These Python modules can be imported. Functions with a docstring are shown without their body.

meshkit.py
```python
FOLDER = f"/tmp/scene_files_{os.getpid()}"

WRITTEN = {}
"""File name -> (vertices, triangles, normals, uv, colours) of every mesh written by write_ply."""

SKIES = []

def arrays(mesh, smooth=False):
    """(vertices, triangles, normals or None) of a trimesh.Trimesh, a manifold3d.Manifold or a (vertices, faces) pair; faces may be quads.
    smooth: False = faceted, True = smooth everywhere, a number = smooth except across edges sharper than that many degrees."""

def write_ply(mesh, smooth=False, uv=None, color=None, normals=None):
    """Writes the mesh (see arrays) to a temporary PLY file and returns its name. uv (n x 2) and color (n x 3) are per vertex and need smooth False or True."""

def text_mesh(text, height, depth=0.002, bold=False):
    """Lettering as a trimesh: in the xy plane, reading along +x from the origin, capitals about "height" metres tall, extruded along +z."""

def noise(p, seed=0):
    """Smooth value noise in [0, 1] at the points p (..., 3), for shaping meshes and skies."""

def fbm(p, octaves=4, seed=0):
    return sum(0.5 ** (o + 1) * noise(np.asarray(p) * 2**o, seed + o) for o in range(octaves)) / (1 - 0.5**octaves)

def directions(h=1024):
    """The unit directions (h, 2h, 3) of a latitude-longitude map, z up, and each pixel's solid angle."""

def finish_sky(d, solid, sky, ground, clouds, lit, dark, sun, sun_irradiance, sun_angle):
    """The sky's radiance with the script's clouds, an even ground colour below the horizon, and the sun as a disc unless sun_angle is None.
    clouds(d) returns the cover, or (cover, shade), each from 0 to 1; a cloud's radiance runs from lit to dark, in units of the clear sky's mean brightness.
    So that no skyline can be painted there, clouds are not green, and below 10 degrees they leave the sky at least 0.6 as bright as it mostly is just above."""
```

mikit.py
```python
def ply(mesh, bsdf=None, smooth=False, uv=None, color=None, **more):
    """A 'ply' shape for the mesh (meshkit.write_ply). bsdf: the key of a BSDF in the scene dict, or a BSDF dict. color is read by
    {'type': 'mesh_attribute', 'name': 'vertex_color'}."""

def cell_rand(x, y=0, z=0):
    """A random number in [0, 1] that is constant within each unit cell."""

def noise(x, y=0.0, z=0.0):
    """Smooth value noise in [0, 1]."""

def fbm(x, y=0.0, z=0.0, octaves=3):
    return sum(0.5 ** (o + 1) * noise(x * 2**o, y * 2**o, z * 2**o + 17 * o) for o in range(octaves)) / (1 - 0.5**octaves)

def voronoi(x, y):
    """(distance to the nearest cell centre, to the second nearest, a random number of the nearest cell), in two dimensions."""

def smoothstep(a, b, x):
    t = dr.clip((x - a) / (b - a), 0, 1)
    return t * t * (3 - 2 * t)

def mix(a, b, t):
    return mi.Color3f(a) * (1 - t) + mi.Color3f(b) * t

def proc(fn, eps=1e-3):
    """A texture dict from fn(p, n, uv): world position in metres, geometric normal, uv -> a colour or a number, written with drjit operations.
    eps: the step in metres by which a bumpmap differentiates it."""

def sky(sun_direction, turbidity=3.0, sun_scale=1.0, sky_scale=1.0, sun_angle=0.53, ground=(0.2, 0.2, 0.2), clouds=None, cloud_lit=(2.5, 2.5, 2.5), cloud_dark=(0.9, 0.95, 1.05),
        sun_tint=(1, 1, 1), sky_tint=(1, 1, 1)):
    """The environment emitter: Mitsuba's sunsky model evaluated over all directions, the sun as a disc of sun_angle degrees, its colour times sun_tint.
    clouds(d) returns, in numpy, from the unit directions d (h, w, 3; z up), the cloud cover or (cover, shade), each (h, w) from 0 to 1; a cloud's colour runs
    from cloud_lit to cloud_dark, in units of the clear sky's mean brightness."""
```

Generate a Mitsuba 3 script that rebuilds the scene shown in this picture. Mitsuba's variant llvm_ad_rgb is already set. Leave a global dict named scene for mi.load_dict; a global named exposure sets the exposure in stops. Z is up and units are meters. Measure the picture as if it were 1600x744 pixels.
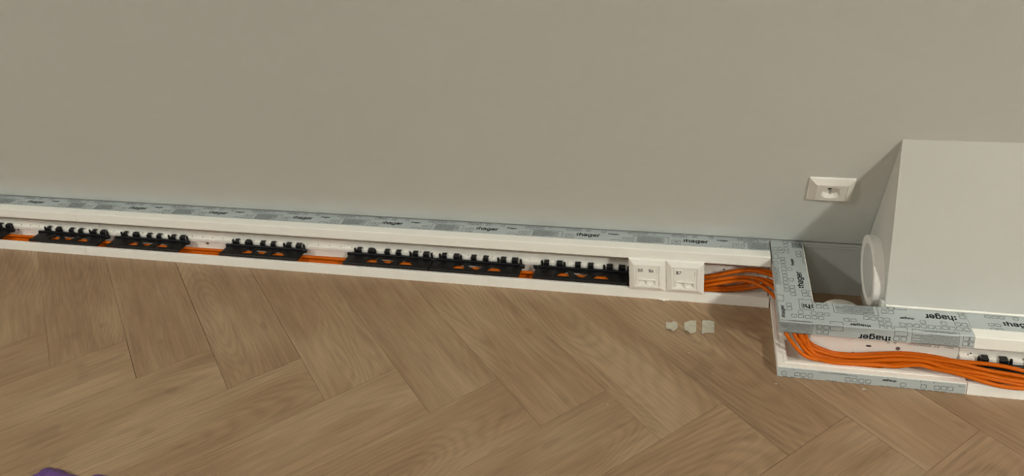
import math, random
import numpy as np, trimesh, manifold3d as m3, shapely, mitsuba as mi, mikit, meshkit
import drjit as dr
from shapely.geometry import Polygon, box as sbox
from shapely import affinity
from shapely.ops import unary_union
from scipy.interpolate import CubicSpline

T = mi.ScalarTransform4f
scene, labels = {}, {}

# ---------------------------------------------------------------- camera
FOCAL, CX, CY, CZ = 1250.2, -0.1337, -1.5773, 1.1116
YAW, PITCH, ROLL, PPY = -0.25792, 0.35879, 0.07966, 250.8
fw = np.array([math.sin(YAW) * math.cos(PITCH), math.cos(YAW) * math.cos(PITCH), -math.sin(PITCH)])
rt = np.array([math.cos(YAW), -math.sin(YAW), 0.0])
dn = np.cross(fw, rt)
dn = -rt * math.sin(ROLL) + dn * math.cos(ROLL)
eye = np.array([CX, CY, CZ])
scene['camera'] = {'type': 'perspective', 'fov_axis': 'x', 'fov': math.degrees(2 * math.atan(800 / FOCAL)), 'near_clip': 0.05, 'far_clip': 50.0,
                   'principal_point_offset_x': 0.0, 'principal_point_offset_y': PPY / 744.0,
                   'to_world': T().look_at(origin=eye.tolist(), target=(eye + fw).tolist(), up=(-dn).tolist())}
# ---------------------------------------------------------------- light (the attic's ceiling lamps) and exposure
exposure = 0.57
LAMPS = [  # x, y, radius, radiance
    (2.55, -3.55, 0.18, (395.0, 388.0, 349.0)),
    (2.70, -1.95, 0.15, (110.0, 108.0, 97.0)),
    (-1.3, -3.4, 0.22, (34.0, 33.5, 30.0)),
    (-3.2, -3.0, 0.20, (134.0, 131.7, 118.4)),
]
CEIL = 2.75

# ---------------------------------------------------------------- sizes
H, D, Y1, XE = 0.128, 0.0668, 0.2779, 0.328      # trunking height, depth; front of the outer run; end of the corner piece
YB = -(Y1 - D)                                    # back of the outer run = front of the casing
TILT = math.radians(31.2)
LEFT_JOINT = -1.745
rng = random.Random(7)
nrng = np.random.default_rng(7)


# ---------------------------------------------------------------- materials
def rgb(*c): return {'type': 'rgb', 'value': list(c)}
def mat(name, color, rough=0.4, spec=0.5, **k):
    scene[name] = {'type': 'twosided', 'bsdf': {'type': 'principled', 'base_color': color if isinstance(color, dict) else rgb(*color), 'roughness': rough, 'specular': spec, **k}}
    return name

def wall_fn(p, n, uv):
    a = mikit.fbm(p.x * 2.3 + 5, p.y * 2.3, p.z * 2.3 + 3, octaves=3)
    b = mikit.fbm(p.x * 60, p.y * 60, p.z * 60, octaves=2)
    return mi.Color3f(0.605, 0.625, 0.600) * (0.965 + 0.05 * a + 0.02 * b)
def floor_base_fn(p, n, uv):
    a = mikit.fbm(p.x * 3, p.y * 40, p.z, octaves=3)
    return mi.Color3f(0.23, 0.155, 0.092) * (0.8 + 0.35 * a)
def wood_fn(p, n, uv):
    u, v = uv.x, uv.y                      # metres along and across the board, shifted at random per board
    tone = mikit.cell_rand(dr.floor(u / 3.0), dr.floor(v / 3.0), 5)
    wob = mikit.fbm(u * 2.2, v * 7.0, 1.7, octaves=3)
    arch = mikit.noise(dr.floor(u / 3.0) * 7.3, 0.5, 2.0)
    lu = u - dr.floor(u / 3.0) * 3.0 - 1.5
    lv = v - dr.floor(v / 3.0) * 3.0 - 1.5
    # cathedral figure: rings of a slightly tilted trunk cut
    r = dr.sqrt(dr.square(lv * 9.0 + (wob - 0.5) * 1.3) + dr.square((lu - 0.25 + 0.5 * arch) * 1.6 + (wob - 0.5) * 0.9))
    rings = dr.power(0.5 + 0.5 * dr.sin(r * 78.0 + wob * 14.0), 1.6)
    fig = mikit.smoothstep(0.36, 0.62, mikit.fbm(u * 2.6 + 11, v * 7.0, 3.1, octaves=2))
    streak = mikit.fbm(u * 5.0, v * 120.0, 0.3, octaves=3)
    fine = mikit.fbm(u * 26.0, v * 520.0, 0.9, octaves=2)
    blot = mikit.fbm(u * 4.0 + 31, v * 10.0, 5.5, octaves=3)
    knot = mikit.smoothstep(0.90, 0.96, mikit.noise(u * 14.0 + 3, v * 36.0, 8.0))
    val = 0.80 + 0.07 * (tone - 0.5) + 0.24 * (streak - 0.5) + 0.22 * (fine - 0.5) + 0.34 * (blot - 0.5) + fig * 0.095 * (0.42 - rings)
    val = val * (1.0 - 0.13 * knot)
    c = mikit.mix((0.283, 0.192, 0.118), (0.300, 0.218, 0.140), mikit.smoothstep(0.35, 0.7, blot))
    return c * val * mi.Color3f(1.29, 1.21, 1.14)
def paint_fn(p, n, uv):
    a = mikit.fbm(p.x * 5, p.y * 5, p.z * 5, octaves=3)
    return mi.Color3f(0.56, 0.565, 0.535) * (0.97 + 0.05 * a)
def scrap_fn(p, n, uv):
    a = mikit.fbm(p.x * 160, p.y * 160, p.z * 100, octaves=3)
    return mi.Color3f(0.47, 0.445, 0.355) * (0.82 + 0.3 * a)

mat('mat_wall', mikit.proc(wall_fn), 0.75, 0.3)
mat('mat_ceiling', (0.52, 0.51, 0.49), 0.9, 0.2)
mat('mat_wall_far', (0.26, 0.255, 0.24), 0.9, 0.2)
mat('mat_floor_base', (0.035, 0.024, 0.016), 0.8, 0.2)
mat('mat_wood', mikit.proc(wood_fn), 0.46, 0.4)
mat('mat_casing', mikit.proc(paint_fn), 0.5, 0.4)
mat('mat_skirting', (0.43, 0.435, 0.42), 0.5, 0.4)
mat('mat_white', (0.83, 0.82, 0.765), 0.38, 0.5)
mat('mat_inner', (0.80, 0.79, 0.75), 0.45, 0.5)
mat('mat_gloss_white', (0.80, 0.785, 0.75), 0.16, 0.5)
mat('mat_outlet', (0.80, 0.785, 0.73), 0.3, 0.5)
mat('mat_film', (0.415, 0.455, 0.460), 0.36, 0.5)
mat('mat_print', (0.006, 0.007, 0.008), 0.7, 0.1)
mat('mat_line', (0.055, 0.064, 0.066), 0.6, 0.2)
mat('mat_tiny', (0.150, 0.168, 0.172), 0.5, 0.4)
mat('mat_black', (0.0045, 0.005, 0.006), 0.42, 0.34)
mat('mat_dark', (0.02, 0.018, 0.016), 0.6, 0.3)
mat('mat_orange', (0.585, 0.118, 0.002), 0.45, 0.2)
mat('mat_metal', (0.42, 0.41, 0.39), 0.35, 0.5, metallic=0.8)
mat('mat_scrap', mikit.proc(scrap_fn), 0.7, 0.3)
mat('mat_purple', (0.115, 0.052, 0.215), 0.45, 0.5)
mat('mat_lamp', (0.6, 0.6, 0.6), 0.5)

# ---------------------------------------------------------------- helpers
def put(key, mesh, material, smooth=False, label=None, category=None, group=None, kind=None, **k):
    base, n = key, 0
    while key in scene:
        n += 1
        key = f'{base}_{n:03d}'
    scene[key] = mikit.ply(mesh, material, smooth=smooth, **k)
    tag(key, label, category, group, kind)
    return key
def tag(key, label=None, category=None, group=None, kind=None):
    e = {a: b for a, b in (('label', label), ('category', category), ('group', group), ('kind', kind)) if b}
    if e: labels[key] = e
def cat(*ms): return trimesh.util.concatenate([m for m in ms])
def box(x0, x1, y0, y1, z0, z1):
    return trimesh.creation.box(bounds=[[min(x0, x1), min(y0, y1), min(z0, z1)], [max(x0, x1), max(y0, y1), max(z0, z1)]])
def cbox(x0, x1, y0, y1, z0, z1, c):
    """a box with its edges chamfered by c"""
    x0, x1, y0, y1, z0, z1 = min(x0, x1), max(x0, x1), min(y0, y1), max(y0, y1), min(z0, z1), max(z0, z1)
    pts = []
    for s in ((0, c, c), (c, 0, c), (c, c, 0)):
        for x in (x0 + s[0], x1 - s[0]):
            for y in (y0 + s[1], y1 - s[1]):
                for z in (z0 + s[2], z1 - s[2]): pts.append((x, y, z))
    return trimesh.convex.convex_hull(np.array(pts))
def mani(m): return m3.Manifold(m3.Mesh(np.asarray(m.vertices, np.float32), np.asarray(m.faces, np.uint32)))
def unmani(m):
    q = m.to_mesh(); return trimesh.Trimesh(q.vert_properties[:, :3], q.tri_verts, process=True)
def union(ms):
    r = m3.Manifold()
    for m in ms: r = r + mani(m)
    return unmani(r)
def extrude_x(profile, x0, x1):
    """profile: (y, z) polygon, swept from x0 to x1"""
    m = trimesh.creation.extrude_polygon(profile, x1 - x0, engine='earcut')   # local x=y, y=z, z=along
    v = m.vertices.copy()
    m.vertices = np.stack([v[:, 2] + x0, v[:, 0], v[:, 1]], 1)
    m.fix_normals(); return m
def loft(pts, rings, caps=(True, True)):
    """pts: outline (counter-clockwise); rings: (inset, height); every ring is the outline inset, mitred"""
    pts = np.asarray(pts, float); n = len(pts)
    e = np.roll(pts, -1, 0) - pts; e /= np.linalg.norm(e, axis=1, keepdims=True)
    nin = np.stack([-e[:, 1], e[:, 0]], 1)
    a, b = np.roll(nin, 1, 0), nin
    off = (a + b) / (1 + (a * b).sum(1, keepdims=True))
    V = np.vstack([np.c_[pts + off * i, np.full(n, h)] for i, h in rings])
    F = []
    for k in range(len(rings) - 1):
        for i in range(n):
            j = (i + 1) % n
            F += [[k * n + i, k * n + j, (k + 1) * n + j], [k * n + i, (k + 1) * n + j, (k + 1) * n + i]]
    for end, on in ((0, caps[0]), (len(rings) - 1, caps[1])):
        if on:
            ring = V[end * n:(end + 1) * n, :2]
            _, tris = trimesh.creation.triangulate_polygon(Polygon(ring), engine='earcut')
            vv, _f = trimesh.creation.triangulate_polygon(Polygon(ring), engine='earcut')
            idx = [int(np.argmin(((ring - q) ** 2).sum(1))) for q in vv]
            for t in _f:
                t = [end * n + idx[q] for q in t]
                F.append(t[::-1] if end == 0 else t)
    m = trimesh.Trimesh(V, F, process=False); m.fix_normals(); return m
def frame_to_world(m, origin, a, b, c):
    """local (a right, b up, c outwards) -> world"""
    m = m.copy(); v = m.vertices
    m.vertices = np.asarray(origin) + v[:, :1] * np.asarray(a) + v[:, 1:2] * np.asarray(b) + v[:, 2:3] * np.asarray(c)
    return m
def tube(path, r, sides=10, caps=True):
    p = np.asarray(path, float)
    t = np.gradient(p, axis=0); t /= np.linalg.norm(t, axis=1, keepdims=True)
    n = np.cross(t[0], [0, 0, 1.0])
    if np.linalg.norm(n) < 1e-3: n = np.cross(t[0], [0, 1.0, 0])
    n /= np.linalg.norm(n); N = [n]
    for k in range(1, len(p)):
        n = N[-1] - t[k] * (N[-1] @ t[k]); N.append(n / np.linalg.norm(n))
    N = np.array(N); B = np.cross(t, N)
    a = np.arange(sides) * 2 * math.pi / sides
    rr = np.broadcast_to(r, (len(p),))[:, None, None]
    V = (p[:, None] + rr * (np.cos(a)[None, :, None] * N[:, None] + np.sin(a)[None, :, None] * B[:, None])).reshape(-1, 3)
    F = []
    for i in range(len(p) - 1):
        for j in range(sides):
            q = (j + 1) % sides
            F += [[i * sides + j, i * sides + q, (i + 1) * sides + q], [i * sides + j, (i + 1) * sides + q, (i + 1) * sides + j]]
    L = (len(p) - 1) * sides
    for j in range(1, sides - 1): F += [[0, j + 1, j], [L, L + j, L + j + 1]]
    m = trimesh.Trimesh(V, F, process=False); m.fix_normals(); return m
def spline(pts, step=0.006):
    pts = np.asarray(pts, float)
    s = np.r_[0, np.cumsum(np.linalg.norm(np.diff(pts, axis=0), axis=1) ** 0.5)]
    return CubicSpline(s, pts)(np.interp(np.linspace(0, 1, max(12, int(np.linalg.norm(np.diff(pts, axis=0), axis=1).sum() / step))), np.r_[0, np.cumsum(np.linalg.norm(np.diff(pts, axis=0), axis=1))] / np.linalg.norm(np.diff(pts, axis=0), axis=1).sum(), s))
def lathe(profile, sides=64):
    return trimesh.creation.revolve(np.asarray(profile, float), sections=sides)

# ---------------------------------------------------------------- the setting
put('floor', box(-5, 3.4, -6.6, 0.03, -0.15, -0.004), 'mat_floor_base', kind='structure')
W, LEN = 0.152, 0.762
S2 = math.sqrt(0.5)
def to_xy(s, t): return ((s + t) * S2, (s - t) * S2)
clip = sbox(-4.4, -2.3, 2.6, 0.0)
GAP = 0.00038
count = 0
for row in (-1, 0, 1, 2):
    for k in range(-24, 30):
        sk, tk = -1.393 + W * k - LEN * row * -1, -0.727 + W * k - LEN * row
        sk, tk = -1.393 + W * k + LEN * row, -0.727 + W * k - LEN * row
        for way in (0, 1):
            if way == 0: s0, s1, t0, t1 = sk, sk + W, tk - LEN, tk
            else: s0, s1, t0, t1 = sk + W - LEN, sk + W, tk, tk + W
            GAP = rng.choice((0.00012, 0.0002, 0.0003, 0.00048))
            q = Polygon([to_xy(s0 + GAP, t0 + GAP), to_xy(s1 - GAP, t0 + GAP), to_xy(s1 - GAP, t1 - GAP), to_xy(s0 + GAP, t1 - GAP)]).intersection(clip)
            if q.is_empty or q.area < 1e-4 or q.geom_type != 'Polygon': continue
            m = trimesh.creation.extrude_polygon(q, 0.004, engine='earcut')
            m.apply_translation([0, 0, -0.004])
            x, y = m.vertices[:, 0], m.vertices[:, 1]
            s, t = (x + y) * S2, (x - y) * S2
            ru, rv = rng.randrange(40), rng.randrange(40)
            fl = rng.choice((-1, 1))
            u, v = ((t - (t0 + t1) / 2), (s - (s0 + s1) / 2)) if way == 0 else ((s - (s0 + s1) / 2), (t - (t0 + t1) / 2))
            uv = np.stack([fl * u + 1.5 + 3.0 * ru, v + rng.uniform(-0.05, 0.05) + 1.5 + 3.0 * rv], 1)
            count += 1
            put('floor__plank', m, 'mat_wood', uv=uv)

# knee wall, sloping wall above it, other walls and ceiling of the attic room
put('wall_knee', box(-5, 3.4, 0.012, 0.10, -0.004, 0.128), 'mat_wall', kind='structure')
zt = CEIL + 0.05
yt = -(zt - H) * math.tan(TILT)
zc = H + 0.015
prof = Polygon([(0.006, H + 0.0012), (-0.0030, H + 0.0045), (-0.0068, H + 0.0085), (-(zc - H) * math.tan(TILT), zc), (yt, zt), (yt + 0.12, zt), (0.12, H + 0.0012)])
put('wall_back', extrude_x(prof, -5, 3.4), 'mat_wall', smooth=45, kind='structure')
put('wall_left', box(-5.1, -5, -6.6, 0.1, -0.004, zt), 'mat_wall_far', kind='structure')
put('wall_right', box(3.4, 3.5, -6.6, 0.1, -0.004, zt), 'mat_wall_far', kind='structure')
put('wall_front', box(-5, 3.4, -6.7, -6.6, -0.004, zt), 'mat_wall_far', kind='structure')
put('ceiling', box(-5, 3.4, -6.6, -1.3, CEIL, CEIL + 0.1), 'mat_ceiling', kind='structure')
# skirting board: flat face with a double bead at its top
sk = [(0.012, 0.0), (0.0002, 0.0), (0.0002, 0.1155)]
for c, r in ((0.1178, 0.0024), (0.1232, 0.0026)):
    for a in np.linspace(-80, 80, 7): sk.append((0.0002 - r * math.cos(math.radians(a)) * 0.9, c + r * math.sin(math.radians(a))))
sk += [(0.0002, 0.1262), (0.003, 0.1275), (0.012, 0.1275)]
put('baseboard_back', extrude_x(Polygon(sk), -5, 3.4), 'mat_skirting', smooth=40, kind='structure')

# ---------------------------------------------------------------- boxed-in pipe casing
XC0, XC1 = 0.193, 1.75
ztop = H + 0.0006 + (-YB) / math.tan(TILT)
cp = Polygon([(-0.0002, 0.0), (YB + 0.0004, 0.0), (YB + 0.0004, ztop - 0.0012), (-0.0075, H + 0.0060), (-0.0055, H + 0.0030), (-0.001, H + 0.0008)])
put('pipe_casing__panel', extrude_x(cp, XC0, XC1), 'mat_casing')
tag('pipe_casing', 'white boxed-in pipe casing with an upright front against the sloping grey wall', 'pipe casing')
put('pipe_casing__sealant_bead', tube([(x, YB + 0.0006, H + 0.0036) for x in np.linspace(XC0 + 0.001, XC1, 40)], 0.0024, 8), 'mat_white', smooth=True, label='pale bead of sealant along the foot of the front')
put('pipe_casing__corner_block', cbox(XC0 - 0.007, XC0 + 0.001, YB + 0.001, YB + 0.020, 0.0, H + 0.012, 0.0012), 'mat_casing', label='small white block at the foot of the side')

# ---------------------------------------------------------------- print on the protective film
def line_rect(cx, cy, w, h, lw=0.8, r=1.3):
    lw = 0.66
    o = sbox(cx - w / 2 + r, cy - h / 2 + r, cx + w / 2 - r, cy + h / 2 - r).buffer(r, quad_segs=3)
    return o.difference(o.buffer(-lw))
_word = {}
def logo(cx, cy, w, h, rot=0):
    """colon and word mark, w x h overall (with the descender), in mm"""
    if 'hager' not in _word:
        m = meshkit.text_mesh('hager', 10.0, 0.1, bold=True)
        top = m.vertices[:, 2] > 0.05
        polys = []
        f = m.faces[top[m.faces].all(1)]
        polys = [Polygon(m.vertices[t][:, :2]) for t in f]
        u = unary_union([p.buffer(0.02) for p in polys if p.area > 1e-6]).simplify(0.05)
        b = u.bounds
        _word['hager'] = affinity.translate(u, -b[0], -b[1]), b[2] - b[0], b[3] - b[1]
    g, gw, gh = _word['hager']
    cw = 0.085 * w
    word = affinity.translate(affinity.scale(g, (w - cw * 1.25) / gw, h / gh, origin=(0, 0)), cw * 1.25, 0)
    dots = [sbox(0, h * q, cw * 0.78, h * q + cw * 0.78) for q in (0.27, 0.60)]
    u = unary_union([word] + dots)
    u = affinity.translate(u, -w / 2, -h / 2)
    return affinity.translate(affinity.rotate(u, rot, origin=(0, 0)), cx, cy)
def words(x0, x1, y0, y1, pitch=2.0, hgt=1.0, rot=0, seed=1):
    """rows of small print, too small to read"""
    r = random.Random(seed); out = []
    cx, cy = (x0 + x1) / 2, (y0 + y1) / 2
    w, h = ((x1 - x0), (y1 - y0)) if rot in (0, 180) else ((y1 - y0), (x1 - x0))
    n = max(1, int(h / pitch))
    for k in range(n):
        x = -w / 2; y = h / 2 - (k + 0.5) * pitch
        end = w / 2 * (1.0 if k % 3 else r.uniform(0.5, 0.95)) * (1 if k < n - 1 else r.uniform(-.2, .6))
        while x < end - 1.2:
            l = min(r.uniform(1.5, 5.5), end - x)
            for q in np.arange(0, l - 0.3, 0.95):
                hh = hgt * r.choice((0.95, 0.95, 1.25))
                out.append(sbox(x + q, y - hgt / 2, x + q + 0.68, y - hgt / 2 + hh))
            x += l + 0.7
    u = shapely.MultiPolygon(out)
    return affinity.translate(affinity.rotate(u, rot, origin=(0, 0)), cx, cy)
def flat(geoms, depth=0.0003):
    """2-D shapes in mm -> one thin mesh in metres, in the xy plane"""
    ms = []
    for g in geoms:
        for q in getattr(g, 'geoms', [g]):
            if q.geom_type == 'Polygon' and q.area > 1e-3:
                ms.append(trimesh.creation.extrude_polygon(affinity.scale(q, 1e-3, 1e-3, origin=(0, 0)), depth, engine='earcut'))
    return cat(*ms)
def on_top(m, z): m = m.copy(); m.apply_translation([0, 0, z]); return m
def on_front(m, y):
    """xy plane -> a face towards the viewer (x, z) at y"""
    v = m.vertices; m = m.copy(); m.vertices = np.stack([v[:, 0], y - v[:, 2], v[:, 1]], 1); m.fix_normals(); return m
def is_text(g): return getattr(g, 'geoms', None) is not None and len(g.geoms) > 12
def put_print(parent, fn, dark, lines):
    tiny, lines = [g for g in lines if is_text(g)], [g for g in lines if not is_text(g)]
    if tiny: put(parent + '__tiny_print', fn(flat(tiny)), 'mat_tiny', kind='stuff', label='rows of small grey print')
    if dark: put(parent + '__lettering', fn(flat(dark)), 'mat_print', kind='stuff', label='bold black word mark printed on the grey film')
    if lines: put(parent + '__outline_print', fn(flat(lines)), 'mat_line', kind='stuff', label='thin dark outlines of squares')
def straight_print(c, x0, x1, yo=0.0):
    """one repeat of the pattern of the straight film, c = centre of the large word mark, in mm"""
    dark = [logo(c, -24.6 + yo, 53, 16), logo(c + 57, -14.9 + yo, 24.5, 7)]
    lines = [line_rect(c + a, -6.4 + yo, 9.5, 7) for a in (-47.4, -35.8, -24.3, -1.6, 33.1, 93.1, 104.4, 116, 127.4)]
    lines += [line_rect(c + a, -28.6 + yo, 9.5, 8) for a in (-47.6, -36.6, 81.6, 93)]
    lines += [sbox(c + 52, -36.8 + yo, c + 74, -36.2 + yo), sbox(c + 51.8, -43 + yo, c + 52.3, -36.2 + yo), sbox(c + 73.7, -43 + yo, c + 74.2, -36.2 + yo)]
    lines += [line_rect(c + a, -41.5 + yo, 9.5, 7) for a in (-47.6, -36.6, 81.6, 93)]
    lines += [line_rect(c + 140, -29.5 + yo, 78, 30, 0.5, .6), words(c + 110, c + 170, -42 + yo, -17 + yo, seed=int(abs(c)) + 1), words(c + 141, c + 160, -5.5 + yo, -3.5 + yo, seed=3)]
    keep = sbox(x0, -42.6 + yo, x1, -0.6 + yo)
    cl = lambda L: [g for g in (q.intersection(keep) for q in L) if not g.is_empty]
    return cl(dark), cl(lines)

# ---------------------------------------------------------------- straight trunking
def arc(cx, cz, r, a0, a1, n=5): return [(cx + r * math.cos(math.radians(a)), cz + r * math.sin(math.radians(a))) for a in np.linspace(a0, a1, n)]
def trunk_profile(y0, t=0.0022):
    f = y0 - D; r = 0.0022
    p = [(y0, 0.0), (f, 0.0)]
    p += arc(f + 0.0012, 0.0245 - 0.0008, 0.0012, 180, 90, 4)                       # lower flange, rounded top edge
    p += [(f + 0.004, 0.0249), (f + 0.0044, 0.0236), (f + 0.0085, 0.0236), (f + 0.0085, 0.0216), (f + t, 0.0216), (f + t, t), (y0 - t, t), (y0 - t, H - t), (f + t, H - t)]
    p += [(f + t, 0.1055), (f + 0.008, 0.1055), (f + 0.008, 0.1035), (f, 0.1035)]
    p += arc(f + r, H - r, r, 180, 90, 5) + [(y0, H)]
    return Polygon(p)
def straight_trunk(key, x0, x1, y0, film_x0, film_x1, centres, dots, label):
    f = y0 - D
    tag(key, label, 'cable trunking')
    put(key + '__body', extrude_x(trunk_profile(y0), x0, x1), 'mat_white', smooth=35)
    put(key + '__mounting_rail', extrude_x(Polygon([(y0 - 0.0022, 0.0262), (y0 - 0.0080, 0.0270), (y0 - 0.0086, 0.0280), (y0 - 0.0086, 0.0350), (y0 - 0.0078, 0.0362), (y0 - 0.0022, 0.0368)]), x0 + 0.0005, x1 - 0.0005), 'mat_white', label='white ribbed rail along the back of the channel')
    put(key + '__back_ridge', extrude_x(Polygon([(y0 - 0.0022, 0.0535), (y0 - 0.0030, 0.0538), (y0 - 0.0030, 0.0556), (y0 - 0.0022, 0.0560)]), x0 + 0.0005, x1 - 0.0005), 'mat_inner')
    tk = []
    x = math.ceil(x0 / 0.0305) * 0.0305 + 0.008
    while x < x1 - 0.004:
        tk.append(box(x - 0.0005, x + 0.0005, y0 - 0.0022, y0 - 0.0032, 0.0372, 0.0396)); x += 0.0305
    put(key + '__graduation_mark', cat(*tk), 'mat_dark', kind='stuff', label='row of small dark slots above the rail')
    for px, pz, pr in dots:
        c = trimesh.creation.cylinder(pr, 0.0014, sections=18); c.apply_transform(trimesh.transformations.rotation_matrix(math.pi / 2, [1, 0, 0])); c.apply_translation([px, y0 - 0.0027, pz])
        put(key + '__screw', c, 'mat_metal' if pr > 0.003 else 'mat_dark', label='screw head in the back of the channel' if pr > 0.003 else 'small dark fixing hole')
    fm = put(key + '__protective_film', box(film_x0, film_x1, y0 - 0.0003, y0 - 0.0433, H, H + 0.0004), 'mat_film', label='grey-blue protective film on the top')
    dk, ln = [], []
    for c in centres:
        a, b = straight_print(c, film_x0 * 1e3 + .5, film_x1 * 1e3 - .5, y0 * 1e3); dk += a; ln += b
    put_print(fm, lambda m: on_top(m, H + 0.00042), dk, ln)

per = 237.5
straight_trunk('cable_trunking', LEFT_JOINT + 0.0006, -0.0022, 0.0, LEFT_JOINT + 0.0008, -0.0022, [-157 - per * k for k in range(8)],
               [(-1.415, 0.0205, 0.0042), (-0.60, 0.0205, 0.0036), (-0.095, 0.047, 0.0017), (-1.25, 0.0185, 0.0018), (-0.95, 0.0195, 0.0018)],
               'long open white cable trunking between its joint and the corner, with grey film strip')
straight_trunk('cable_trunking_001', -3.2, LEFT_JOINT - 0.0006, 0.0, -3.2, LEFT_JOINT - 0.0008, [-1905 - per * k for k in range(6)],
               [(-2.02, 0.0225, 0.0036), (-1.95, 0.0215, 0.0018), (-1.80, 0.0215, 0.002)],
               'open white cable trunking at the left edge, left of the joint')
straight_trunk('cable_trunking_002', XE + 0.0008, 1.70, YB, XE + 0.0008, 1.70, [412 + per * k for k in range(6)], [(0.348, 0.0415, 0.0013)],
               'open white cable trunking in front of the casing, running out at the right edge')

# ---------------------------------------------------------------- corner of the trunking (comes out of the wall run and turns right)
t = 0.0022
CK = 'corner_trunking'
tag(CK, 'trunking corner wrapped in printed grey film, stepping out from the wall run around the casing', 'cable trunking')
i = 0.0009
Lp = [(i, -Y1 + i), (XE - 0.0005, -Y1 + i), (XE - 0.0005, YB), (D, YB), (D, -0.0003), (i, -0.0003)]
def slab(pts, z0, z1):
    m = trimesh.creation.extrude_polygon(Polygon(pts), z1 - z0, engine='earcut'); m.apply_translation([0, 0, z0]); return m
f = -Y1
parts = [slab(Lp, 0.0, t), slab(Lp, H - t - 0.0007, H - 0.0007),
         box(D - t, D, YB, -0.0003, 0, H - .001), box(D - t, XE - .0005, YB - t, YB, 0, H - .001), box(i, D, -t, -0.0003, 0, H - .001),
         box(i, i + t, f + i, -D - .0015, 0.1038, H - .001), box(i, XE - .0005, f + i, f + i + t, 0.1038, H - .001),
         # lower flanges with stepped inner ledges
         box(i, i + t, f + i, -D - .0015, 0, 0.0245), box(i, XE - .0005, f + i, f + i + t, 0, 0.0245),
         box(i, i + 0.0055, f + i, -D - .0015, 0.0215, 0.0252), box(i, XE - .0005, f + i, f + 0.0065, 0.0215, 0.0252),
         box(i, i + 0.0125, f + i, -D - .0015, 0.0195, 0.0234), box(i, XE - .0005, f + i, f + 0.0135, 0.0195, 0.0234),
         box(i, i + 0.0180, f + i, -D - .0015, 0.0195, 0.0246), box(i, XE - .0005, f + i, f + 0.0195, 0.0195, 0.0246)]
parts[-2] = box(i + 0.0125, i + 0.0180, f + 0.0135, -D - .0015, 0.0195, 0.0246)
parts[-1] = box(i + 0.0125, XE - .0005, f + 0.0135, f + 0.0195, 0.0195, 0.0246)
put(CK + '__body', union(parts), 'mat_white')
r = 0.0026; th = 0.0006
z0f, z1f = 0.1036, H + 0.0006
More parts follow.
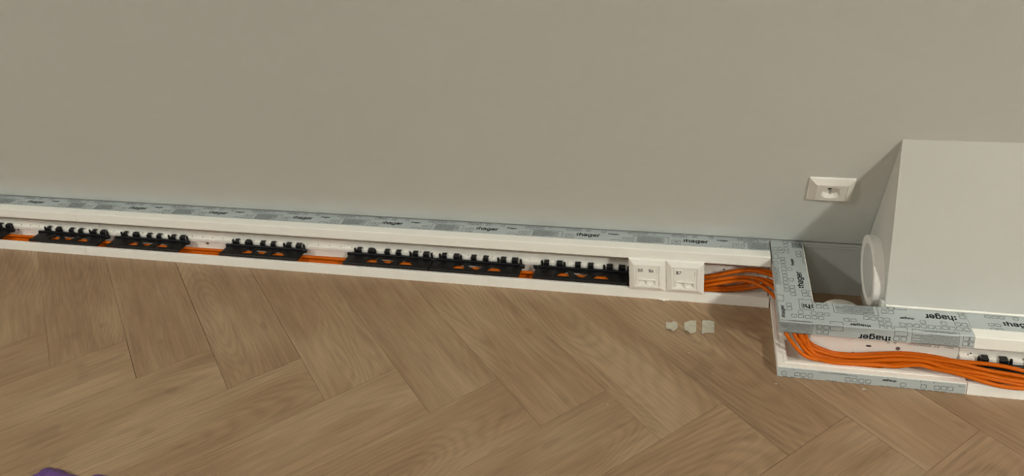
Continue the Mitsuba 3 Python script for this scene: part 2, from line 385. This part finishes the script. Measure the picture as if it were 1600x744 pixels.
Lf = [(0, -Y1), (XE + 0.0012, -Y1), (XE + 0.0012, YB + 0.0002), (D - 0.0012, YB + 0.0002), (D - 0.0012, -0.0004), (0, -0.0004)]
rings = [(r, z1f - th), (th, z1f - r), (th, z0f), (0, z0f)] + [(r - r * math.cos(a), z1f - r + r * math.sin(a)) for a in np.linspace(0, math.pi / 2, 6)]
fm = put(CK + '__protective_film', loft(Lf, rings), 'mat_film', smooth=32, label='grey film over the top and the upper front flange')
def sq(L, w=9.6, h=9.6): return [line_rect(a, b, w, h) for a, b in L]
keepL = Polygon([(1.5, -Y1 * 1e3 + 1.3), (XE * 1e3, -Y1 * 1e3 + 1.3), (XE * 1e3, YB * 1e3 - .5), (D * 1e3 - 2, YB * 1e3 - .5), (D * 1e3 - 2, -1), (1.5, -1)])
top_dark = [logo(49.3, -142, 55, 15.5, 90), logo(39.5, -81, 24.6, 7, 90), logo(8.6, -247.5, 37, 8.6, 90), logo(284, -228.6, 52.5, 19.5, 180), logo(225, -240.4, 24.4, 7, 180), logo(140.5, -271.2, 35.5, 9, 180)]
lh = logo(38.6, -226, 51, 18, 180).intersection(sbox(46.5, -240, 64.6, -211)); top_dark.append(lh)
top_lines = sq([(8, -33), (7.7, -45), (19.2, -33), (19.4, -44.8), (31.2, -18.6), (31, -32.3), (31, -44.4)]) + sq([(20.3, -70.4 - 12.2 * k) for k in range(10)]) + sq([(31.7, -107.4), (31.7, -143.9), (31.5, -168.4), (31.5, -180), (31.5, -191.7)])
top_lines += sq([(53.5, -42.6), (53.4, -55.2), (63.7, -42.9), (63.6, -55.4), (52.4, -179.8), (52.5, -191.4), (20.4, -226.5), (20.3, -238.3), (31.2, -6.4)])
top_lines += [line_rect(7, -64, 10.6, 18.2, .6), line_rect(66, -74, 12, 21, .6), line_rect(64.5, -186.5, 10, 20.5, .6), line_rect(6.2, -207, 13, 19.5, .6)]
top_lines += [line_rect(5.8, -122, 9, 80, .5, .8), words(2.6, 8.6, -158, -86, 1.9, .9, 90, 4), words(43, 65, -27, -8, 2, 1, 90, 5), words(43, 64, -23, -6, 2.1, 1, 90, 15)]
top_lines += [line_rect(52, -222, 25, 32, .5, .6), words(42.5, 49, -234, -217, 2, 1, 90, 6)]
top_lines += sq([(27.2, -259.5), (39.2, -259.4), (51.2, -259.4), (63.2, -259.9), (74.7, -260.1), (39.9, -247.3), (62.8, -247.6), (74.4, -247.3), (86.2, -248), (74.6, -225.4), (86.9, -225.5)]) + [line_rect(80, -214, 20.4, 9, .5)]
top_lines += [line_rect(139, -224, 78, 33, .5, .8), words(104, 171, -238, -212, 2.1, 1, 180, 7)]
top_lines += sq([(119, -259.4), (131, -259.2), (154.2, -249.3), (166.4, -249.3), (178.3, -249.4), (190.1, -249.2), (178, -261.5), (190.2, -261.2), (177.7, -273.2), (189.8, -273.3), (189, -226.5), (200.8, -226.2), (192, -214), (203, -214), (321, -224.8), (321, -212.5)])
top_lines += [line_rect(219, -212, 20.5, 10, .5)] + sq([(214.2 + 11.72 * k, -260.4) for k in range(10)]) + sq([(250.5, -248.2), (285.2, -247.7), (308.1, -247), (319.6, -247)])
top_lines += [line_rect(100, -278, 22.4, 22, .6), line_rect(208.5, -279, 22, 22, .6), line_rect(265.5, -288, 77.5, 34, .5, .8), line_rect(29, -291, 58, 33, .5, .8), words(3, 56, -276.6, -272.6, 2, 1, 180, 8), words(231, 300, -276.4, -272.2, 2, 1, 180, 9)]
tl = [g for g in (q.intersection(keepL) for q in top_lines) if not g.is_empty]
zt_p = z1f + 0.00002
fr = -Y1 - 0.00002
keepF = sbox(1, z0f * 1e3 + .4, XE * 1e3, z1f * 1e3 - 1.3)
fr_dark = [logo(165, 109.6, 54, 14.5, 180)]
fr_lines = [line_rect(29, 116, 58, 24, .5, .8), words(2.5, 55, 104.3, 126, 2.0, 1, 180, 10)] + sq([(70.2, 122.6), (81.9, 122.6), (70.2, 111), (82, 111)]) + [line_rect(100, 122, 22.4, 11, .6)]
fr_lines += [line_rect(208.5, 122, 22, 11, .6), line_rect(265.5, 118, 77.5, 28, .5, .8), words(229, 302, 104.5, 126, 2.1, 1, 180, 11)] + sq([(202, 110.4), (214, 110.5), (314.6, 122.8), (325, 122.8), (314.4, 111.2), (325, 111.2)])
fl = [g for g in (q.intersection(keepF) for q in fr_lines) if not g.is_empty]
put(fm + '__lettering', cat(on_top(flat(top_dark), zt_p), on_front(flat(fr_dark), fr)), 'mat_print', kind='stuff', label='bold black word marks printed in several directions')
tt, ft = [g for g in tl if is_text(g)], [g for g in fl if is_text(g)]
tl, fl = [g for g in tl if not is_text(g)], [g for g in fl if not is_text(g)]
put(fm + '__outline_print', cat(on_top(flat(tl), zt_p), on_front(flat(fl), fr)), 'mat_line', kind='stuff', label='thin dark outlines of squares')
put(fm + '__tiny_print', cat(on_top(flat(tt), zt_p), on_front(flat(ft), fr)), 'mat_tiny', kind='stuff', label='blocks of small grey print')
# lower front film
fm2 = put(CK + '__protective_film', box(0.0006, XE - 0.0022, -Y1 - 0.0002, -Y1 + i + .0001, 0.0008, 0.0222), 'mat_film', label='grey film strip on the lower front flange')
low = sq([(126.7, 8.3), (138.6, 8.3), (150.4, 8.1), (162.3, 8.1), (222, 8.3), (256.5, 9), (278.8, 9.3), (290.2, 9.5), (301.1, 9.8), (12.9, 9), (36.5, 9.3), (47.8, 9.2), (60, 8.9)], 9.4, 9)
low += sq([(103.9, -2), (150.7, -3), (162.2, -3)] + [(186.1 + 11.6 * k, -2.6) for k in range(10)] + [(15, -2.5), (27, -2.5), (46.8, -2.5), (92.3, -1.5)], 9.4, 9)
low += [sbox(74, 18.2, 141, 18.6), words(78, 126, 19, 21, 2, .8, 180, 12), sbox(141, 15.5, 141.5, 18.6), sbox(313, 17, 323, 17.5)]
kf = sbox(1.2, 1.3, XE * 1e3 - 3.2, 21.8)
low = [g for g in (q.intersection(kf) for q in low) if not g.is_empty]
put_print(fm2, lambda m: on_front(m, -Y1 - 0.00022), [logo(197.6, 15.2, 24.3, 6.4, 180)] + [shapely.Point(a, b).buffer(.9) for a, b in ((272.8, 19.4), (29.9, 19.7), (251, 19))], low)
# fixings and marks on the corner's back plate
for px, pz, pr, mt, lb in ((0.223, 0.0385, 0.0040, 'mat_metal', 'grey screw head in the back of the corner'), (0.171, 0.0385, 0.0030, 'mat_dark', 'dark oval fixing hole'), (0.144, 0.0185, 0.0022, 'mat_dark', None), (0.094, 0.0195, 0.0022, 'mat_dark', None)):
    c = trimesh.creation.cylinder(pr, 0.0014, sections=20); c.apply_transform(trimesh.transformations.rotation_matrix(math.pi / 2, [1, 0, 0]))
    if lb and 'oval' in lb: c.apply_scale([1.6, 1, .5])
    c.apply_translation([px, YB - t - 0.0005, pz]); put(CK + '__screw', c, mt, label=lb or 'small dark fixing hole')
ce = [affinity.translate(shapely.Point(0, 0).buffer(2.4).difference(shapely.Point(0, 0).buffer(1.75)).difference(sbox(-3, -3, -0.3 if s else 3, 3) if False else sbox(0.9, -3, 3, 3)), 285 + s, 49.5) for s in (0, 5.5)]
mk = [affinity.rotate(q, 180, origin=(288, 49.5)) for q in ce] + [words(228, 280, 48, 52, 2, .9, 180, 13), words(298, 318, 48, 52, 2, .9, 180, 14), affinity.rotate(line_rect(217, 50, 4, 4, .4, .3), 45), affinity.rotate(line_rect(205, 50, 4, 4, .4, .3), 45)]
put(CK + '__marking_print', on_front(flat(mk), YB - t - 0.00001), 'mat_tiny', kind='stuff', label='faint printed approval marks on the back of the channel')

# ---------------------------------------------------------------- black cable retaining brackets
def bracket_meshes():
    plate = Polygon([(0, -60), (220, -60), (221, -40), (222, -13), (14, -13), (-4, -15), (-6, -19), (0, -24)])
    for h in ([(50, -46), (66, -27.5), (77, -27.5), (85, -46)], [(86, -26.5), (129, -26.5), (118, -45), (107, -45)], [(137, -46), (150, -27.5), (163, -27.5), (177, -46)]):
        plate = plate.difference(Polygon(h).buffer(-.8).buffer(.8, quad_segs=3))
    for a in (17, 26): plate = plate.difference(Polygon([(a, -40), (a + 1.3, -40), (a + 6.3, -29), (a + 5, -29)]))
    plate = plate.difference(shapely.Point(85.5, -30).buffer(1)).difference(shapely.Point(88.5, -37).buffer(1))
    pm = trimesh.creation.extrude_polygon(affinity.scale(plate, 1e-3, 1e-3, origin=(0, 0)), 0.0022, engine='earcut'); pm.apply_translation([0, 0, 0.0262])
    bar = cbox(0, 0.220, -0.0605, -0.0535, 0.0252, 0.0318, 0.0012)
    rear = cbox(0.006, 0.221, -0.0185, -0.0122, 0.0270, 0.0325, 0.001)
    clips = []
    for a, b in ((19, 31), (49, 63), (93, 106), (123, 136), (167, 180), (194, 209)):
        up = cbox(a * 1e-3, b * 1e-3, -0.0152, -0.0095, 0.0275, 0.0412, 0.0011)
        lipm = cbox(a * 1e-3, b * 1e-3, -0.0105, -0.0032, 0.0398, 0.0422, 0.0009)
        clips.append(cat(up, lipm))
    pegs = [cbox((a - 2.3) * 1e-3, (a + 2.3) * 1e-3, -0.0148, -0.0096, 0.0275, 0.0440, 0.0014) for a in (14.5, 68, 161, 216.5)]
    nub = [cbox(-0.006, 0.004, -0.0195, -0.0135, 0.0245, 0.0325, 0.0014), cbox(0.215, 0.226, -0.022, -0.0135, 0.0232, 0.0315, 0.0014)]
    return dict(plate=[pm], bar=[bar], rear_strip=[cat(rear, *nub)], clip=clips, peg=pegs)
BM = {k: [mikit.ply(q, 'mat_black') for q in v] for k, v in bracket_meshes().items()}
def bracket(x, y, label):
    n, key = 0, 'cable_bracket'
    while key in labels: n += 1; key = f'cable_bracket_{n:03d}'
    tag(key, label, 'bracket', 'black brackets clipped into the trunking')
    for nm, L in BM.items():
        for j, d in enumerate(L):
            scene[f'{key}__{nm}' + (f'_{j:03d}' if j else '')] = {**d, 'to_world': T().translate([x, y, 0])}
for x, lb in ((-2.2440, 'black plastic cable bracket cut off by the left edge of the photo'), (-1.9300, 'black plastic cable bracket, first whole one from the left'),
              (-1.6820, 'black plastic cable bracket, second whole one from the left'), (-1.3430, 'black plastic cable bracket standing alone between two stretches of bare orange cable'),
              (-1.0000, 'black plastic cable bracket, left one of the two that touch end to end'), (-0.7770, 'black plastic cable bracket, right one of the two that touch end to end'),
              (-0.5240, 'black plastic cable bracket running up to the white outlet marked B5 B6')):
    bracket(x, 0.0, lb)
bracket(0.345, YB, 'black plastic cable bracket half hidden by orange cables near the right edge')

# ---------------------------------------------------------------- orange cables
RC = 0.0038
tails = [
    ([(-136, -46, 31), (-71, -50, 51), (-46, -55, 56), (-19, -72, 57), (7, -100, 52), (13, -170, 68)],
     [(16, -250, 79), (28, -252, 60), (44, -254, 41), (60, -254, 31), (89, -250, 25), (134, -245, 23), (165, -243, 26), (210, -243, 35), (240, -245, 39), (268, -250, 42), (296, -260, 40), (342, -268, 43), (378, -272, 39), (418, -275, 37), (520, -268, 24), (700, -250, 14)]),
    ([(-136, -40, 37), (-79, -40, 52), (-37, -45, 59), (-9, -68, 64), (9, -95, 66), (22, -170, 76)],
     [(32, -243, 73), (41, -244, 57), (54, -245, 39), (67, -247, 30), (89, -256.5, 28.6), (148, -256, 28.4), (187, -252, 27), (209, -251, 26), (232, -251, 31), (253, -254, 37), (274, -259, 36), (307, -272, 41), (348, -284, 38), (382, -288, 34), (414, -288, 34), (520, -274, 30), (700, -257, 14)]),
    ([(-137, -30, 41), (-84, -31, 58), (-41, -35, 70), (-12, -50, 76), (8, -72, 81), (28, -150, 86)],
     [(44, -235, 70), (55, -235, 51), (68, -235, 38), (87, -235, 31), (103, -235, 27), (142, -234, 25), (182, -233, 31), (227, -233, 38), (257, -235, 39), (293, -242, 41), (311, -246, 43), (365, -252, 37), (424, -258, 35), (520, -262, 22), (700, -243, 14)]),
    ([(-137, -22, 37), (-84, -22, 54), (-41, -25, 66), (-6, -40, 75), (22, -80, 83), (44, -150, 85)],
     [(52, -226, 65), (61, -226, 46), (75, -227, 36), (91, -227, 30), (104, -226, 25), (144, -225, 24), (183, -225, 30), (229, -225, 37), (259, -226, 38), (295, -232, 39), (314, -235, 38), (359, -241, 42.5), (395, -246, 44), (427, -250, 41), (520, -248, 24), (700, -236, 14)]),
    ([(-136, -30, 14), (-86, -30, 19), (-43, -30, 32), (-6, -45, 55), (30, -100, 62), (38, -170, 64)],
     [(42, -243, 58), (50, -243, 42), (62, -244, 29), (90, -242, 17.5), (140, -238, 15), (190, -239, 19), (240, -240, 29), (300, -250, 33), (350, -261, 32), (420, -266, 31), (520, -255, 16), (700, -263, 14)]),
    ([(-136, -38, 14), (-86, -38, 18), (-30, -35, 28), (5, -50, 48), (46, -110, 55), (54, -180, 60)],
     [(57, -236, 52), (66, -236, 34), (90, -234, 21.5), (140, -231, 15.5), (190, -232, 22), (230, -233, 30.5), (300, -241, 33.5), (350, -246, 31), (430, -253, 28), (520, -240, 16), (700, -229, 14)]),
    ([(-136, -33, 30), (-79, -33, 45), (-37, -38, 54), (0, -60, 64), (28, -110, 74), (33, -180, 80)],
     [(38, -236, 78), (48, -237, 56), (61, -239, 39), (85, -243, 24), (140, -247, 16.2), (190, -246, 20.5), (240, -247, 31.8), (300, -257, 33.5), (350, -270, 36.2), (420, -275, 29.5), (520, -264, 14), (700, -222, 14)]),
]
starts = [(-0.0500, 0.0064), (-0.0420, 0.0064), (-0.0222, 0.0138), (-0.0180, 0.0064), (-0.0260, 0.0064), (-0.0340, 0.0064), (-0.0300, 0.0190)]
clabels = ['orange cable hanging lowest where the bundle turns out of the wall run into the corner', 'orange cable second from the front where the bundle drops out of the grey corner',
           'orange cable arching highest to the right of the outlet marked B7', 'orange cable rearmost in the outer run, topmost of the bundle at the right edge'] + ['orange cable lying underneath the others in the bundle'] * 3
for k, ((a, b), (y, z), lb) in enumerate(zip(tails, starts, clabels)):
    p = [(x, y + 0.0012 * math.sin(x * 9 + k * 2.1), z + 0.0002 * (1 + math.sin(x * 7 + k))) for x in np.linspace(-3.15, -0.30, 20)]
    p += [(-0.235, y, z * 0.8 + a[0][2] * 1e-3 * 0.2 + .0005)]
    p += [tuple(np.array(q) * 1e-3) for q in a + b]
    p += [(1.0, p[-1][1], p[-1][2]), (1.68, p[-1][1], p[-1][2])]
    put('network_cable', tube(spline(p, 0.005), RC, 10), 'mat_orange', smooth=True, label=lb, category='cable', group='orange network cables in the trunking')

# ---------------------------------------------------------------- data outlets in the trunking
def square(h): return [(-h, -h), (h, -h), (h, h), (-h, h)]
def letters(s, height, x, y, width=None, z=0.0, bold=True):
    m = meshkit.text_mesh(s, height, 0.0002, bold=bold)
    b = m.bounds
    m.apply_translation([-b[0][0], -b[0][1], 0])
    if width: m.apply_scale([width / (b[1][0] - b[0][0]), height / (b[1][1] - b[0][1]), 1])
    m.apply_translation([x, y, z]); return m
def outlet(cx, texts, label):
    n, key = 0, 'data_outlet'
    while key in labels: n += 1; key = f'data_outlet_{n:03d}'
    tag(key, label, 'data outlet', 'white data outlets in the trunking')
    fr3 = lambda m: frame_to_world(m, (cx, -D - 0.0002, 0.0642), (1, 0, 0), (0, 0, 1), (0, -1, 0))
    ring = loft(square(0.0402), [(0.0148, 0.0), (0.0148, 0.0), (0.0, 0.0), (0.0, 0.0022), (0.0012, 0.0036), (0.0105, 0.0084), (0.0118, 0.0088), (0.0146, 0.0086), (0.0150, 0.0080), (0.0150, 0.0)], caps=(False, False))
    put(key + '__frame', fr3(ring), 'mat_outlet', smooth=18)
    pl = mani(cbox(-0.0250, 0.0250, -0.0250, 0.0250, -0.012, 0.0072, 0.0006))
    for sx in (-0.0103, 0.0093):
        w = 0.0083
        q = np.array([(-w, -0.0105, 0.0073), (w, -0.0105, 0.0073), (-w, -0.0240, 0.0073), (w, -0.0240, 0.0073), (-w, -0.0105, -0.0080), (w, -0.0105, -0.0080)])
        q[:, 0] += sx
        pl = pl - mani(trimesh.convex.convex_hull(q))
    put(key + '__insert', fr3(unmani(pl)), 'mat_outlet')
    for sx in (-0.0103, 0.0093):
        lid = cat(cbox(sx - 0.0092, sx + 0.0092, -0.0106, -0.0076, 0.0060, 0.0092, 0.0007), cbox(sx - 0.0035, sx + 0.0035, -0.0080, -0.0058, 0.0066, 0.0082, 0.0006))
        put(key + '__dust_flap', fr3(lid), 'mat_outlet', label='little white ledge over a cable socket')
    put(key + '__label_window', fr3(box(-0.0216, -0.0211, 0.0075, 0.0190, 0.0070, 0.0073)), 'mat_line', label='thin dark stroke at the end of the label')
    put(key + '__label_window', fr3(box(0.0200, 0.0205, 0.0075, 0.0190, 0.0070, 0.0073)), 'mat_line', label='thin dark stroke at the end of the label')
    for s, x in texts:
        put(key + '__lettering', fr3(letters(s, 0.0082, x, 0.0100, 0.0100, 0.00715)), 'mat_print', label='handwritten black characters')
outlet(-0.3003 + 0.0405, [('B5', -0.0192), ('B6', 0.0035)], 'white data outlet marked B5 and B6 in the open trunking')
outlet(-0.3003 + 0.1219, [('B7', -0.0183)], 'white data outlet marked B7, beside the bare orange cables')

# ---------------------------------------------------------------- power socket on the sloping wall
ub, uc = np.array([0, -math.sin(TILT), math.cos(TILT)]), np.array([0, -math.cos(TILT), -math.sin(TILT)])
so = np.array([0.0965, 0, H + 0.0006]) + ub * 0.2300 + uc * 0.0002
fs = lambda m: frame_to_world(m, so, (1, 0, 0), ub, uc)
tag('power_socket', 'white square wall socket with a round well and earth pin on the sloping wall', 'power socket')
ring = loft(square(0.0408), [(0.0125, 0.0), (0.0, 0.0), (0.0, 0.0020), (0.0008, 0.0034), (0.0108, 0.0098), (0.0122, 0.0102), (0.0127, 0.0098), (0.0127, 0.0)], caps=(False, False))
put('power_socket__frame', fs(ring), 'mat_outlet', smooth=18)
pl = mani(cbox(-0.0276, 0.0276, -0.0279, 0.0279, 0.0002, 0.0103, 0.0006))
well = trimesh.creation.revolve(np.array([(0, -0.0080), (0.0165, -0.0080), (0.0190, 0.0060), (0.0200, 0.0104), (0.0200, 0.02), (0, 0.02)]), sections=56)
wm = mani(well)
if wm.volume() < 0: well.invert(); wm = mani(well)
# the well is a separate lined cup set into the plate
hole = trimesh.creation.cylinder(0.0200, 0.05, sections=56)
put('power_socket__cover_plate', fs(unmani(pl - mani(hole))), 'mat_outlet')
cup = trimesh.creation.revolve(np.array([(0, 0.0006), (0.0168, 0.0006), (0.0180, 0.0020), (0.0196, 0.0096), (0.0199, 0.0101), (0.01995, 0.0005), (0.0, 0.0003)]), sections=56)
cup.fix_normals()
put('power_socket__well', fs(cup), 'mat_outlet', smooth=30)
pin = lathe([(0, 0.0), (0.0024, 0.0), (0.0024, 0.0150), (0.0020, 0.0172), (0.0010, 0.0184), (0, 0.0187)], 18); pin.apply_translation([-0.0033, 0.0118, 0.0006])
put('power_socket__earth_pin', fs(pin), 'mat_metal', smooth=35, label='metal earth pin in the well')
slv = lathe([(0.0025, 0.0), (0.0029, 0.0), (0.0029, 0.0085), (0.0025, 0.0085)], 18); slv.apply_translation([-0.0033, 0.0118, 0.0006])
put('power_socket__pin_sleeve', fs(slv), 'mat_dark', label='dark sleeve at the root of the earth pin')

# ---------------------------------------------------------------- round pipe covers
R0 = 0.0685
prof = [(0, 0), (R0, 0), (R0, 0.0165)] + [(R0 - 0.004 + 0.004 * math.cos(a), 0.0165 + 0.004 * math.sin(a)) for a in np.linspace(0.3, math.pi / 2, 5)] + [(R0 - 0.0095, 0.0200), (R0 - 0.0108, 0.0185), (R0 - 0.0120, 0.0182), (R0 - 0.0132, 0.0186), (R0 - 0.0150, 0.0176), (0, 0.0176)]
cv = lathe(prof, 96); cv.fix_normals()
v = cv.vertices.copy()
cv.vertices = np.stack([XC0 - 0.0004 - v[:, 2], -0.131 + v[:, 0], 0.1545 + v[:, 1]], 1); cv.fix_normals()
tag('round_cover', 'round white glossy plastic cover with a stepped rim on the side of the pipe casing', 'cover')
put('round_cover__rim', cv, 'mat_gloss_white', smooth=30)
pn = trimesh.creation.cylinder(R0 - 0.0165, 0.0012, sections=80); v = pn.vertices.copy()
pn.vertices = np.stack([XC0 - 0.0182 + v[:, 2], -0.131 + v[:, 0], 0.1545 + v[:, 1]], 1); pn.fix_normals()
put('round_cover__face', pn, 'mat_casing', label='flat matt white face inside the rim')
R1 = 0.0415
LZ = 0.058
prof = [(0, 0), (R1 - 0.002, 0), (R1 - 0.002, LZ - 0.030), (R1, LZ - 0.029), (R1, LZ - 0.008)] + [(R1 - 0.008 + 0.008 * math.cos(a), LZ - 0.008 + 0.008 * math.sin(a)) for a in np.linspace(0.15, math.pi / 2, 7)] + [(0.02, LZ + 0.001), (0, LZ + 0.0012)]
cv = lathe(prof, 80); cv.apply_translation([0.1325, -0.1345, 0.0]); cv.fix_normals()
tag('plastic_lid', 'round white plastic cap standing on the floor behind the corner trunking', 'lid')
put('plastic_lid__shell', cv, 'mat_gloss_white', smooth=32)

# ---------------------------------------------------------------- scraps on the floor
def scrap(pts, curl, label, seed):
    """a torn piece of thin film, its edges curled up a little"""
    P = Polygon(np.array(pts) * 1e-3)
    g = 0.0024; x0, y0, x1, y1 = P.bounds
    inner = [(a, b) for a in np.arange(x0 + g / 2, x1, g) for b in np.arange(y0 + g / 2, y1, g) if P.buffer(-g * .5).contains(shapely.Point(a, b))]
    edge = [P.exterior.interpolate(d).coords[0] for d in np.arange(0, P.length, g)] + list(P.exterior.coords)[:-1]
    pts2 = np.unique(np.round(np.array(inner + edge), 6), axis=0)
    from scipy.spatial import Delaunay
    tri = [s for s in Delaunay(pts2).simplices if P.buffer(1e-5).contains(shapely.Point(*pts2[s].mean(0)))]
    d = np.array([P.exterior.distance(shapely.Point(*q)) for q in pts2])
    n3 = meshkit.noise(np.c_[pts2 * 140, np.full(len(pts2), seed * 3.1)], seed)
    lift = sum(h * np.exp(-(((pts2 - np.array(c) * 1e-3) ** 2).sum(1)) / (2 * (w * 1e-3) ** 2)) for c, w, h in curl)
    z = 0.0003 + 0.0014 * n3 * np.exp(-d / 0.004) + lift
    n = len(pts2); V = np.vstack([np.c_[pts2, z + 0.0004], np.c_[pts2, z]])
    F = [list(s) for s in tri] + [[a + n for a in s[::-1]] for s in tri]
    from collections import Counter
    E = Counter(tuple(sorted((s[a], s[(a + 1) % 3]))) for s in tri for a in range(3))
    for s in tri:
        for a in range(3):
            p, q = s[a], s[(a + 1) % 3]
            if E[tuple(sorted((p, q)))] == 1: F += [[q, p, p + n], [q, p + n, q + n]]
    m = trimesh.Trimesh(V, F, process=False); m.fix_normals()
    put('torn_scrap', m, 'mat_scrap', smooth=40, label=label, category='scrap', group='torn scraps on the floor')
scrap([(-215.6, -143.6), (-206, -145.4), (-201.5, -141.5), (-196.4, -141.1), (-192.3, -146), (-190.9, -153), (-190.8, -158.2), (-198.2, -176.8), (-215.7, -166.2)], [((-207, -172), 4, .0026), ((-199, -174), 4, .002)], 'torn whitish scrap with a pointed lower end, leftmost of three on the floor', 1)
scrap([(-178, -143.6), (-173, -140), (-170.3, -136.6), (-166.2, -133.6), (-153.4, -131.9), (-152.5, -168.6), (-164.3, -176.7), (-175.9, -169.9), (-178, -160)], [((-172, -173), 4.5, .004), ((-177, -143), 4, .002)], 'torn whitish scrap with a folded lower left corner, middle one of three on the floor', 2)
scrap([(-140.6, -129.5), (-127.4, -127), (-115.4, -129.6), (-116.3, -168.8), (-128, -168.4), (-135, -171), (-139.6, -177.1), (-142, -174), (-141.3, -166)], [((-140, -174), 4, .0025)], 'squarish whitish scrap with a tail at its lower left, rightmost of three on the floor', 3)
# sliver of tape stuck out from under the lower flange
tp = []
for x0, x1, a in ((-0.236, -0.213, 0.0022), (-0.227, -0.222, 0.0048)):
    tp.append(cbox(x0, x1, -D + 0.001 - 0.0012, -D - a, 0.0002, 0.0010, 0.0003))
put('tape_sliver', cat(*tp), 'mat_white', label='sliver of white tape sticking out under the trunking below the outlets', category='tape')
# purple crumpled cloth at the lower left edge
nx, ny = 40, 26
gx, gy = np.meshgrid(np.linspace(0, 1, nx), np.linspace(0, 1, ny), indexing='ij')
X = -1.300 + gx * 0.150; Y = -0.712 - gy * 0.095
back = 0.004 * np.sin(gx * 9.0) + 0.004 * gx
hgt = 0.016 * np.exp(-((gx - 0.16) / 0.17) ** 2) * np.exp(-((gy - 0.25) / 0.5) ** 2) + 0.013 * np.exp(-((gx - 0.42) / 0.2) ** 2) + 0.012 * np.exp(-((gx - 0.84) / 0.12) ** 2)
hgt = hgt * np.clip(gy * 7, 0, 1) ** .6 * np.clip((1 - gx) * 8, 0, 1) ** .5 * np.clip(gx * 12, 0, 1) ** .7
hgt = hgt * (0.7 + 0.8 * np.abs(meshkit.noise(np.stack([gx * 9 + gy * 3, gy * 5, gx * 0], -1), 4) * 2 - 1)) + 0.0006
Y = Y + back - 0.012 * np.clip((gx - 0.55) / 0.12, 0, 1) * np.clip((0.72 - gx) / 0.06, 0, 1) * (1 - gy)
top = np.stack([X, Y, hgt + 0.0012], -1).reshape(-1, 3); bot = np.stack([X, Y, 0 * hgt + 0.0001], -1).reshape(-1, 3)
F = []
idx = lambda a, b: a * ny + b
for a in range(nx - 1):
    for b in range(ny - 1):
        q = [idx(a, b), idx(a + 1, b), idx(a + 1, b + 1), idx(a, b + 1)]
        F += [[q[0], q[1], q[2]], [q[0], q[2], q[3]]]
        F += [[nx * ny + q[2], nx * ny + q[1], nx * ny + q[0]], [nx * ny + q[3], nx * ny + q[2], nx * ny + q[0]]]
rim = [idx(a, 0) for a in range(nx)] + [idx(nx - 1, b) for b in range(1, ny)] + [idx(a, ny - 1) for a in range(nx - 2, -1, -1)] + [idx(0, b) for b in range(ny - 2, 0, -1)]
for a, b in zip(rim, rim[1:] + rim[:1]): F += [[a, b, b + nx * ny], [a, b + nx * ny, a + nx * ny]]
m = trimesh.Trimesh(np.vstack([top, bot]), F, process=False); m.fix_normals()
put('purple_cloth', m, 'mat_purple', smooth=True, label='crumpled purple cloth at the lower left edge', category='cloth')
# bristle of wire behind the film strip
put('wire_bristle', tube(spline([(-0.907, -0.004, H + 0.0006), (-0.908, -0.0045, H + 0.005), (-0.912, -0.006, H + 0.011)], 0.001), 0.0006, 6), 'mat_dark', smooth=True, label='tiny dark bristle standing up between the trunking and the sloping wall', category='wire')
# crumbs of plaster
for x, y, s in ((0.152, -0.292, 0.0026), (-0.003, -0.300, 0.0017), (-0.165, -0.235, 0.0014), (-0.31, -0.40, 0.0015), (0.155, -0.2905, 0.0014)):
    m = trimesh.creation.icosphere(1, s); m.vertices *= 1 + 0.3 * (meshkit.noise(m.vertices * 900, 3)[:, None] - .5); m.vertices *= [1.3, .8, .5]; m.apply_translation([x, y, -m.bounds[0][2] - 0.0001])
    put('plaster_crumb', m, 'mat_scrap', label='tiny pale crumb of plaster lying on the wooden floor', category='crumb', group='crumbs on the floor')

# ---------------------------------------------------------------- ceiling lamps (behind the camera)
for x, y, rr, rad in LAMPS:
    n, key = 0, 'ceiling_lamp'
    while key in labels: n += 1; key = f'ceiling_lamp_{n:03d}'
    tag(key, 'round white ceiling lamp above the floor', 'lamp', 'ceiling lamps')
    hs = lathe([(0, CEIL - 0.0005), (rr + 0.02, CEIL - 0.0005), (rr + 0.02, CEIL - 0.05), (rr + 0.002, CEIL - 0.05), (rr + 0.002, CEIL - 0.045), (0, CEIL - 0.045)], 40)
    hs.apply_translation([x, y, 0]); put(key + '__housing', hs, 'mat_lamp')
    ds = trimesh.creation.cylinder(rr, 0.003, sections=40); ds.apply_translation([x, y, CEIL - 0.0475])
    scene[key + '__diffuser'] = {**mikit.ply(ds, 'mat_lamp'), 'emitter': {'type': 'area', 'radiance': rgb(*rad)}}
